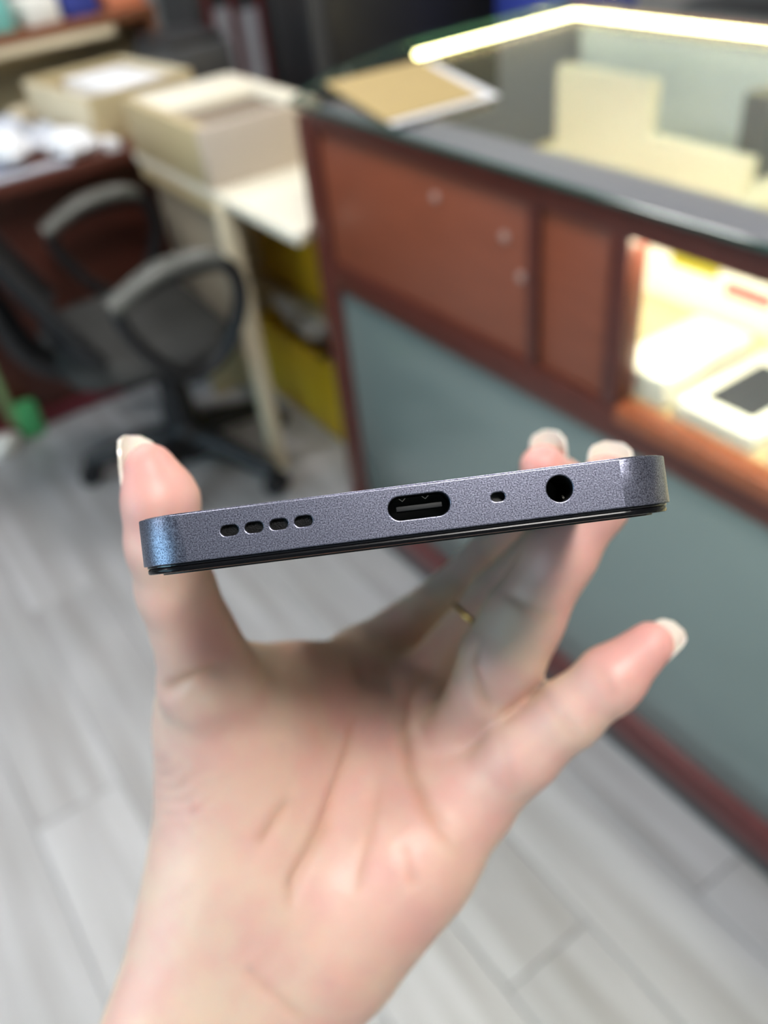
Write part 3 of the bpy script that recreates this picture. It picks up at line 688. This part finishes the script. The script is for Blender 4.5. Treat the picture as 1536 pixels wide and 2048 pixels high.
FINGERS = [[((-46.2, 70.6, -27.8), (-47.8, 56.9, -7.9), 10.5, 7.6),
    ((-47.8, 56.9, -7.9), (-47.2, 50.6, 1.3), 7.6, 7.2),
    ((-47.2, 50.6, 1.3), (-46.2, 47.4, 10.0), 7.2, 7.0),
    ((-46.2, 47.4, 10.0), (-47.1, 46.2, 16.1), 7.0, 5.0)],
    [((-15.2, 135.5, -37.3), (12.4, 145.6, -23.2), 9.8, 8.4),
    ((12.4, 145.6, -23.2), (28.9, 145.4, -8.3), 8.4, 7.2),
    ((28.9, 145.4, -8.3), (43.6, 133.2, 4.7), 7.2, 6)],
    [((-1.3, 122.1, -48.5), (24.0, 119.8, -23.5), 10.5, 8.5),
    ((24.0, 119.8, -23.5), (41.9, 107.5, -6.3), 8.5, 7.4),
    ((41.9, 107.5, -6.3), (41.9, 103.2, 4.6), 7.4, 6.6),
    ((41.9, 103.2, 4.6), (36.6, 97.9, 10.1), 6.6, 5.8)],
    [((9.5, 99.4, -51.7), (15.6, 89.1, -40.9), 9.0, 8.6),
    ((15.6, 89.1, -40.9), (19.3, 85.0, -33.9), 8.6, 9.6),
    ((19.3, 85.0, -33.9), (24.8, 83.8, -25.6), 9.6, 9.2),
    ((24.8, 83.8, -25.6), (34.6, 78.6, -11.4), 9.2, 7.8),
    ((34.6, 78.6, -11.4), (43.9, 75.4, -0.6), 7.8, 6.8),
    ((43.9, 75.4, -0.6), (46.0, 73.3, 4.5), 6.8, 5.4)],
    [((9.2, 93.9, -68.2), (21.1, 84.7, -56.1), 9.8, 8.6),
    ((21.1, 84.7, -56.1), (32.2, 79.6, -47.4), 8.6, 7.5),
    ((32.2, 79.6, -47.4), (41.8, 76.6, -40.3), 7.5, 7.2),
    ((41.8, 76.6, -40.3), (51.1, 74.6, -33.5), 7.2, 5.2)]]
CREASES = [([[15.9, 84.4, -48.3],
    [22.0, 84.4, -44.1],
    [27.9, 84.3, -39.9]], 1.2, 0.9, 0), ([[13.3, 88.7, -27.7],
    [10.7, 88.8, -34.0],
    [12.7, 87.1, -40.5],
    [15.3, 84.3, -46.2]], 1.3, 1.2, 0), ([[-18.8, 118.1, -27.7],
    [-17.2, 123.5, -39.5],
    [-19.5, 111.8, -49.3],
    [-26.5, 94.2, -66.8],
    [-33.8, 84.3, -75.4],
    [-34.8, 80.5, -82.0]], 1.6, 1.5, 0), ([[6.9, 113.7, -32.8],
    [-4.6, 109.0, -46.5],
    [-6.6, 106.0, -50.0],
    [-6.2, 99.3, -58.8],
    [-2.1, 91.6, -66.8],
    [4.7, 85.1, -77.4]], 1.5, 1.3, 0), ([[-56.3, 62.4, -29.7],
    [-46.9, 60.5, -26.1],
    [-39.6, 72.6, -24.7]], 1.4, 1.1, 0), ([[-41.3, 75.9, -67.4],
    [-32.5, 79.8, -58.1]], 1.4, 0.7, 0), ([[38.0, 69.4, -35.0],
    [40.7, 69.7, -44.1]], 1.0, 0.3, 0), ([[26.3, 72.3, -41.2],
    [29.3, 72.6, -48.2],
    [32.7, 72.8, -52.0]], 1.0, 0.25, 0), ([[25.0, 72.2, -37.7],
    [28.3, 72.6, -47.0]], 0.9, 0.2, 0), ([[16.4, 79.3, -47.0],
    [16.3, 78.6, -55.9],
    [18.3, 80.9, -64.8]], 1.1, 0.25, 0), ([[20.1, 78.5, -17.6],
    [26.2, 77.7, -22.3],
    [31.6, 77.9, -25.3]], 1.2, 0.5, 0), ([[-47.5, 72.6, -91.2],
    [-39.8, 73.0, -100.5],
    [-34.3, 75.3, -107.6]], 1.0, 0.5, 0), ([[-22.0, 74.7, -81.4],
    [-17.0, 78.5, -71.2],
    [-13.1, 89.2, -60.0]], 1.5, 0.6, 0), ([[-7.5, 77.0, -81.8],
    [-9.6, 79.6, -71.3]], 1.4, 0.5, 0)]
BLUSH = [((-46.5, 44.1, 16.6), 16, 0.75),
    ((50.6, 72.5, -32.6), 17, 0.8),
    ((44.7, 69.2, 3.9), 14, 0.7),
    ((35.8, 92.9, 10.4), 14, 0.8),
    ((37.4, 73.5, -8.3), 16, 0.55),
    ((10.4, 84.7, -61.5), 22, 0.35),
    ((-11.3, 80.0, -84.9), 26, 0.3),
    ((-32.2, 103.4, -43.8), 26, 0.35),
    ((-40.1, 79.6, -56.4), 26, 0.25),
    ((-41.8, 57.3, -15.9), 16, 0.4)]
THENAR = (-57.3, 73.1, -50.2)
NAILS = [((-47.1, 46.2, 16.1), (-0.1, 0.6, 13.6), (-13.4, 10.7, 1.8), 9.0, 16, 5.4, 7.5, 'nail', 'long milky thumb nail with small shiny studs', True),
    ((36.6, 97.9, 10.1), (0.2, -7.5, 15.9), (19.4, 25.3, 3.9), 10, 15, 6.0, 8.0, 'nail', 'milky white middle finger nail', False),
    ((46.0, 73.3, 4.5), (2.9, -4.5, 16.4), (17.9, 40.2, 4.1), 9.5, 13, 5.6, 7.5, 'nail', 'milky white ring finger nail', False),
    ((50.4, 74.6, -34.0), (11.7, -0.1, 8.6), (12.0, 22.5, -9.4), 8.0, 14, 5.4, 9.0, 'nail', 'pale little finger nail', False),
    ((43.6, 133.2, 4.7), (7.6, -2.3, 14.3), (20.0, 20.3, 2.5), 9.5, 13, 6.1, 4.0, 'nail', 'pale index finger nail', False)]
RING = ((18.0, 119.9, -29.7), (25.3, -2.3, 25.0), 9.1)


H = 1.05
allp = [p for ch_ in list(PALM) + [q for f_ in FINGERS for q in f_] for p in (ch_[0], ch_[1])]
lo = np.array([min(p[i] for p in allp) for i in range(3)]) - 34.0
hi = np.array([max(p[i] for p in allp) for i in range(3)]) + 34.0
dims = np.ceil((hi - lo) / H).astype(int)
AX = [(lo[i] + H * np.arange(dims[i])).astype(np.float32) for i in range(3)]

def smin(a, b, k):
    h = np.maximum(k - np.abs(a - b), 0.0) / k
    return np.minimum(a, b) - h * h * k * 0.25

def add_prim(D, prim, k):
    a, b, r1, r2 = prim
    a = np.array(a, np.float32); b = np.array(b, np.float32); pad = max(r1, r2) + 26.0
    sl = []
    for i in range(3):
        s0 = int(max(0, math.floor((min(a[i], b[i]) - pad - lo[i]) / H))); s1 = int(min(dims[i], math.ceil((max(a[i], b[i]) + pad - lo[i]) / H)))
        sl.append(slice(s0, s1))
    gx = AX[0][sl[0]][:, None, None]; gy = AX[1][sl[1]][None, :, None]; gz = AX[2][sl[2]][None, None, :]
    ba = b - a; L2 = float(ba @ ba) + 1e-6
    t_ = np.clip(((gx - a[0]) * ba[0] + (gy - a[1]) * ba[1] + (gz - a[2]) * ba[2]) / L2, 0, 1)
    d = np.sqrt((gx - a[0] - t_ * ba[0]) ** 2 + (gy - a[1] - t_ * ba[1]) ** 2 + (gz - a[2] - t_ * ba[2]) ** 2) - (r1 + (r2 - r1) * t_)
    s = tuple(sl)
    D[s] = smin(D[s], d, k)

BIG = np.float32(60.0)
palm = np.full(dims, BIG, np.float32)
for pr in PALM: add_prim(palm, pr, 15.0)
fing = np.full(dims, BIG, np.float32)
for fch in FINGERS:
    one = np.full(dims, BIG, np.float32)
    for pr in fch: add_prim(one, pr, 3.0)
    fing = smin(fing, one, 1.0)
hand = smin(palm, fing, 4.5)
# keep the skin just outside the phone body where fingers press on it
gx = AX[0][:, None, None]; gy = AX[1][None, :, None]; gz = AX[2][None, None, :]
qx = np.abs(gx) - (PWID / 2 + 0.15); qz = np.abs(gz - 0.05) - 4.35; qy = np.abs(gy - PLEN / 2) - (PLEN / 2 + 0.1)
ph_d = np.maximum(np.maximum(qx, qz), qy)
hand = np.maximum(hand, -ph_d)
del palm, fing, ph_d

def surface_nets(D):
    s = D < 0
    c = [s[i:s.shape[0] - 1 + i, j:s.shape[1] - 1 + j, k:s.shape[2] - 1 + k] for i in (0, 1) for j in (0, 1) for k in (0, 1)]
    n = sum(x_.astype(np.int8) for x_ in c)
    act = (n > 0) & (n < 8); ijk = np.argwhere(act); idx = -np.ones(act.shape, np.int32); idx[act] = np.arange(len(ijk))
    acc = np.zeros((len(ijk), 3)); cnt = np.zeros(len(ijk))
    corners = [(i, j, k) for i in (0, 1) for j in (0, 1) for k in (0, 1)]
    for a in corners:
        for ax in range(3):
            if a[ax]: continue
            b = list(a); b[ax] = 1
            va = D[ijk[:, 0] + a[0], ijk[:, 1] + a[1], ijk[:, 2] + a[2]]; vb = D[ijk[:, 0] + b[0], ijk[:, 1] + b[1], ijk[:, 2] + b[2]]
            m = (va < 0) != (vb < 0); t_ = np.where(m, va / np.where(m, va - vb, 1), 0)
            p = np.tile(np.array(a, float), (len(ijk), 1)); p[:, ax] += t_
            acc[m] += p[m]; cnt[m] += 1
    V = (ijk + acc / cnt[:, None]) * H + lo
    F = []
    for ax in range(3):
        o1, o2 = [i for i in range(3) if i != ax]
        sa = [slice(None)] * 3; sb = [slice(None)] * 3; sa[ax] = slice(0, -1); sb[ax] = slice(1, None)
        A, B = s[tuple(sa)], s[tuple(sb)]
        e = np.argwhere(A != B)
        e = e[(e[:, o1] > 0) & (e[:, o2] > 0) & (e[:, o1] < D.shape[o1] - 1) & (e[:, o2] < D.shape[o2] - 1)]
        q = []
        for d1, d2 in ((-1, -1), (0, -1), (0, 0), (-1, 0)):
            g = e.copy(); g[:, o1] += d1; g[:, o2] += d2; q.append(idx[g[:, 0], g[:, 1], g[:, 2]])
        q = np.stack(q, 1); ins = A[e[:, 0], e[:, 1], e[:, 2]]
        flip = ins if ax != 1 else ~ins
        q[~flip] = q[~flip][:, ::-1]
        F.append(q)
    return V, np.concatenate(F)

V, F = surface_nets(hand)
del hand
E_ = np.concatenate([F[:, [i, (i + 1) % 4]] for i in range(4)])
def laplace(V, w):
    acc = np.zeros_like(V); cnt = np.zeros(len(V))
    for i in range(3):
        acc[:, i] = np.bincount(E_[:, 0], V[E_[:, 1], i], len(V)) + np.bincount(E_[:, 1], V[E_[:, 0], i], len(V))
    cnt = np.bincount(E_[:, 0], minlength=len(V)) + np.bincount(E_[:, 1], minlength=len(V))
    return V + w * (acc / cnt[:, None] - V)
for _ in range(3):
    V = laplace(V, 0.55); V = laplace(V, -0.5)
def normals(V):
    n = np.cross(V[F[:, 2]] - V[F[:, 0]], V[F[:, 3]] - V[F[:, 1]]); out = np.zeros_like(V)
    for i in range(4):
        for k in range(3): out[:, k] += np.bincount(F[:, i], n[:, k], len(V))
    return out / (np.linalg.norm(out, axis=1)[:, None] + 1e-9)
N = normals(V)
# palm lines and joint folds: polylines in the phone's x,z plane, pressed into the palm-side skin
blush = np.zeros(len(V)); crease = np.zeros(len(V)); pale = np.zeros(len(V))
disp = np.zeros(len(V))
facing = np.clip(-N[:, 1] * 1.6 + 0.1, 0, 1)
pale = np.clip(0.8 - 1.25 * np.clip(-N[:, 1] + 0.15, 0, 1), 0, 0.8)  # yellow-lit hand edge painted in: stronger where skin turns from the palm side
for line, width, depth, ycen in CREASES:
    P = np.array(line); d2 = np.full(len(V), 1e9); fade = np.zeros(len(V))
    for i_, (a, b) in enumerate(zip(P, P[1:])):
        ba = b - a; t_ = np.clip(((V[:, [0, 2]] - a[[0, 2]]) @ ba[[0, 2]]) / (ba[[0, 2]] @ ba[[0, 2]] + 1e-9), 0, 1)
        q = a + t_[:, None] * ba
        d = (V[:, 0] - q[:, 0]) ** 2 + (V[:, 2] - q[:, 2]) ** 2 + np.clip(np.abs(V[:, 1] - q[:, 1]) - 14, 0, None) ** 2
        s_ = (i_ + t_) / (len(P) - 1); fade = np.where(d < d2, np.clip(np.minimum(s_, 1 - s_) * 5, 0, 1), fade)
        d2 = np.minimum(d2, d)
    g = np.exp(-d2 / (width * width)) * facing * fade
    disp -= depth * g; crease = np.maximum(crease, g * min(1.0, depth / 0.9))
# fine skin wrinkles over the thenar, gentle unevenness
wz = V[:, 2] - 0.35 * V[:, 0]
th = np.exp(-(((V[:, 0] - THENAR[0]) / 11) ** 2 + ((V[:, 2] - THENAR[2]) / 26) ** 2)) * np.clip(-N[:, 0] * 0.7 - N[:, 1] * 0.5, 0, 1)
disp += 0.17 * th * (0.6 + 0.4 * np.sin(V[:, 2] * 0.23 + 1.0)) * np.sin(wz * 1.85 + 1.6 * np.sin(V[:, 0] * 0.33 + V[:, 2] * 0.21)) + 0.07 * np.sin(V[:, 0] * 0.7 + 1.3 * np.sin(V[:, 2] * 0.31)) * np.sin(V[:, 2] * 0.55)
V = V + N * disp[:, None]
for (c_, r_, w_) in BLUSH:
    blush = np.maximum(blush, w_ * np.exp(-((V - np.array(c_)) ** 2).sum(1) / (r_ * r_)))

me = bpy.data.meshes.new('person')
Vm = V * MM
me.vertices.add(len(V)); me.vertices.foreach_set('co', Vm.astype(np.float32).ravel())
me.loops.add(F.size); me.loops.foreach_set('vertex_index', F.astype(np.int32).ravel())
me.polygons.add(len(F)); me.polygons.foreach_set('loop_start', np.arange(0, F.size, 4, dtype=np.int32))
me.update(calc_edges=True); me.validate()
me.polygons.foreach_set('use_smooth', np.ones(len(me.polygons), bool))
at = me.attributes.new('skin_tone_edge_light', 'FLOAT_COLOR', 'POINT')
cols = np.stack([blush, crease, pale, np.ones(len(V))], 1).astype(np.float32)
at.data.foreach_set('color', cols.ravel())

def skin_material():
    m = material('skin', (0.62, 0.42, 0.34), 0.46); nt = m.node_tree; b = nt.nodes['Principled BSDF']
    a = nt.nodes.new('ShaderNodeAttribute'); a.attribute_name = 'skin_tone_edge_light'
    sp = nt.nodes.new('ShaderNodeSeparateColor'); nt.links.new(a.outputs['Color'], sp.inputs[0])
    tc = nt.nodes.new('ShaderNodeTexCoord')
    n = nt.nodes.new('ShaderNodeTexNoise'); n.inputs['Scale'].default_value = 75; n.inputs['Detail'].default_value = 4
    nt.links.new(tc.outputs['Object'], n.inputs['Vector'])
    base = nt.nodes.new('ShaderNodeMix'); base.data_type = 'RGBA'
    base.inputs[6].default_value = (0.67, 0.50, 0.39, 1); base.inputs[7].default_value = (0.65, 0.41, 0.345, 1)
    rr = nt.nodes.new('ShaderNodeMapRange'); rr.inputs[1].default_value = 0.38; rr.inputs[2].default_value = 0.62
    nt.links.new(n.outputs['Fac'], rr.inputs[0]); nt.links.new(rr.outputs[0], base.inputs[0])
    m1 = nt.nodes.new('ShaderNodeMix'); m1.data_type = 'RGBA'; m1.inputs[7].default_value = (0.70, 0.30, 0.28, 1)
    m0 = nt.nodes.new('ShaderNodeMix'); m0.data_type = 'RGBA'; m0.inputs[7].default_value = (0.72, 0.56, 0.34, 1)  # warm yellow light on the hand's edge, put into the skin colour
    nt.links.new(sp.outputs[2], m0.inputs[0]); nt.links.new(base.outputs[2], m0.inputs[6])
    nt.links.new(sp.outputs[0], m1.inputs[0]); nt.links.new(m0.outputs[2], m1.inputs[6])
    m2 = nt.nodes.new('ShaderNodeMix'); m2.data_type = 'RGBA'; m2.inputs[7].default_value = (0.46, 0.24, 0.13, 1)
    mu = nt.nodes.new('ShaderNodeMath'); mu.operation = 'MULTIPLY'; mu.inputs[1].default_value = 0.4
    nt.links.new(sp.outputs[1], mu.inputs[0]); nt.links.new(mu.outputs[0], m2.inputs[0]); nt.links.new(m1.outputs[2], m2.inputs[6])
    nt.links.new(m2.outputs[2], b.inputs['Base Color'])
    b.inputs['Subsurface Weight'].default_value = 0.25
    b.inputs['Subsurface Radius'].default_value = (1.0, 0.35, 0.2); b.inputs['Subsurface Scale'].default_value = 0.0035
    n2 = nt.nodes.new('ShaderNodeTexVoronoi'); n2.inputs['Scale'].default_value = 900
    nt.links.new(tc.outputs['Object'], n2.inputs['Vector'])
    bp = nt.nodes.new('ShaderNodeBump'); bp.inputs['Strength'].default_value = 0.25; bp.inputs['Distance'].default_value = 0.0001
    nt.links.new(n2.outputs['Distance'], bp.inputs['Height']); nt.links.new(bp.outputs[0], b.inputs['Normal'])
    return m
M['skin'] = skin_material()
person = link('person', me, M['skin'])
person.matrix_world = PM
tag(person, 'pale left hand and forearm gripping the phone, palm towards the camera', 'person')

# nails: curved plates lying on the back of each fingertip
M['nail'] = material('nail_gel', (0.80, 0.76, 0.68), 0.18, Subsurface_Weight=0.1, Subsurface_Scale=0.001)
M['nail_pink'] = material('nail_clear', (0.72, 0.55, 0.48), 0.2)
M['glitter'] = material('nail_glitter', (0.75, 0.78, 0.80), 0.15, metal=0.7, var=0.5, scale=3000)
def nail(tip, axis, dorsal, width, length, radius, over, mat, label, studs=False):
    """plate from (length-over) behind the tip to over beyond it"""
    t0 = Vector(tip); a = Vector(axis).normalized(); n = Vector(dorsal); n = (n - a * n.dot(a)).normalized(); s = a.cross(n)
    bm = bmesh.new(); nu, nv = 10, 12; G = []
    amax = math.asin(min(0.98, width / 2 / radius))
    for layer in (0, 1):
        rows = []
        for j in range(nv + 1):
            tt = j / nv; y_ = -(length - over) + length * tt
            taper = 1.0 if tt < 0.72 else math.sqrt(max(0.02, 1 - ((tt - 0.72) / 0.285) ** 2)) * 0.8 + 0.2
            if tt < 0.12: taper *= 0.8 + 0.2 * (tt / 0.12)
            row = []
            for i in range(nu + 1):
                u = (-1 + 2 * i / nu) * amax * taper
                rr = radius + 0.35 - layer * 0.55
                row.append(bm.verts.new(t0 + a * (y_ - 0.0) + s * (rr * math.sin(u)) + n * (rr * math.cos(u) - 0.12 * (max(0, y_) ** 1.3) * 0.35)))
            rows.append(row)
        G.append(rows)
    for j in range(nv):
        for i in range(nu):
            bm.faces.new((G[0][j][i], G[0][j][i + 1], G[0][j + 1][i + 1], G[0][j + 1][i]))
            bm.faces.new((G[1][j][i], G[1][j + 1][i], G[1][j + 1][i + 1], G[1][j][i + 1]))
    for j in range(nv):
        bm.faces.new((G[0][j][0], G[0][j + 1][0], G[1][j + 1][0], G[1][j][0])); bm.faces.new((G[0][j][nu], G[1][j][nu], G[1][j + 1][nu], G[0][j + 1][nu]))
    for i in range(nu):
        bm.faces.new((G[0][0][i], G[1][0][i], G[1][0][i + 1], G[0][0][i + 1])); bm.faces.new((G[0][nv][i], G[0][nv][i + 1], G[1][nv][i + 1], G[1][nv][i]))
    bmesh.ops.recalc_face_normals(bm, faces=bm.faces)
    o = link('fingernail', mm_mesh('fingernail', bm, 50), M[mat], person, label)
    if studs:
        for (yy, uu) in ((-7.5, -0.25), (-6.0, 0.25), (-5.0, -0.3), (-3.6, 0.15), (-2.4, -0.2), (-8.6, 0.1)):
            c_ = t0 + a * yy + s * (radius * math.sin(uu)) + n * (radius * math.cos(uu) + 0.45)
            b2 = bmesh.new(); bmesh.ops.create_icosphere(b2, subdivisions=2, radius=0.75)
            bmesh.ops.translate(b2, vec=c_, verts=b2.verts)
            link('stud', mm_mesh('stud', b2, 60), M['glitter'], o)
    return o
for args in NAILS: nail(*args)

# gold ring on the middle finger
rc, ra, rr_ = RING
ra = Vector(ra).normalized(); ru = ra.orthogonal().normalized(); rw = ra.cross(ru)
ring = link('finger_ring', mm_mesh('finger_ring', tube_bm([(ru * math.cos(a) + rw * math.sin(a)) * rr_ for a in [2 * math.pi * k / 40 for k in range(40)]], 0.75, 8, closed=True), 60), M['gold'])
ring.matrix_world = PM @ Matrix.Translation(Vector(rc) * MM)
tag(ring, 'thin gold ring on the middle finger', 'ring')
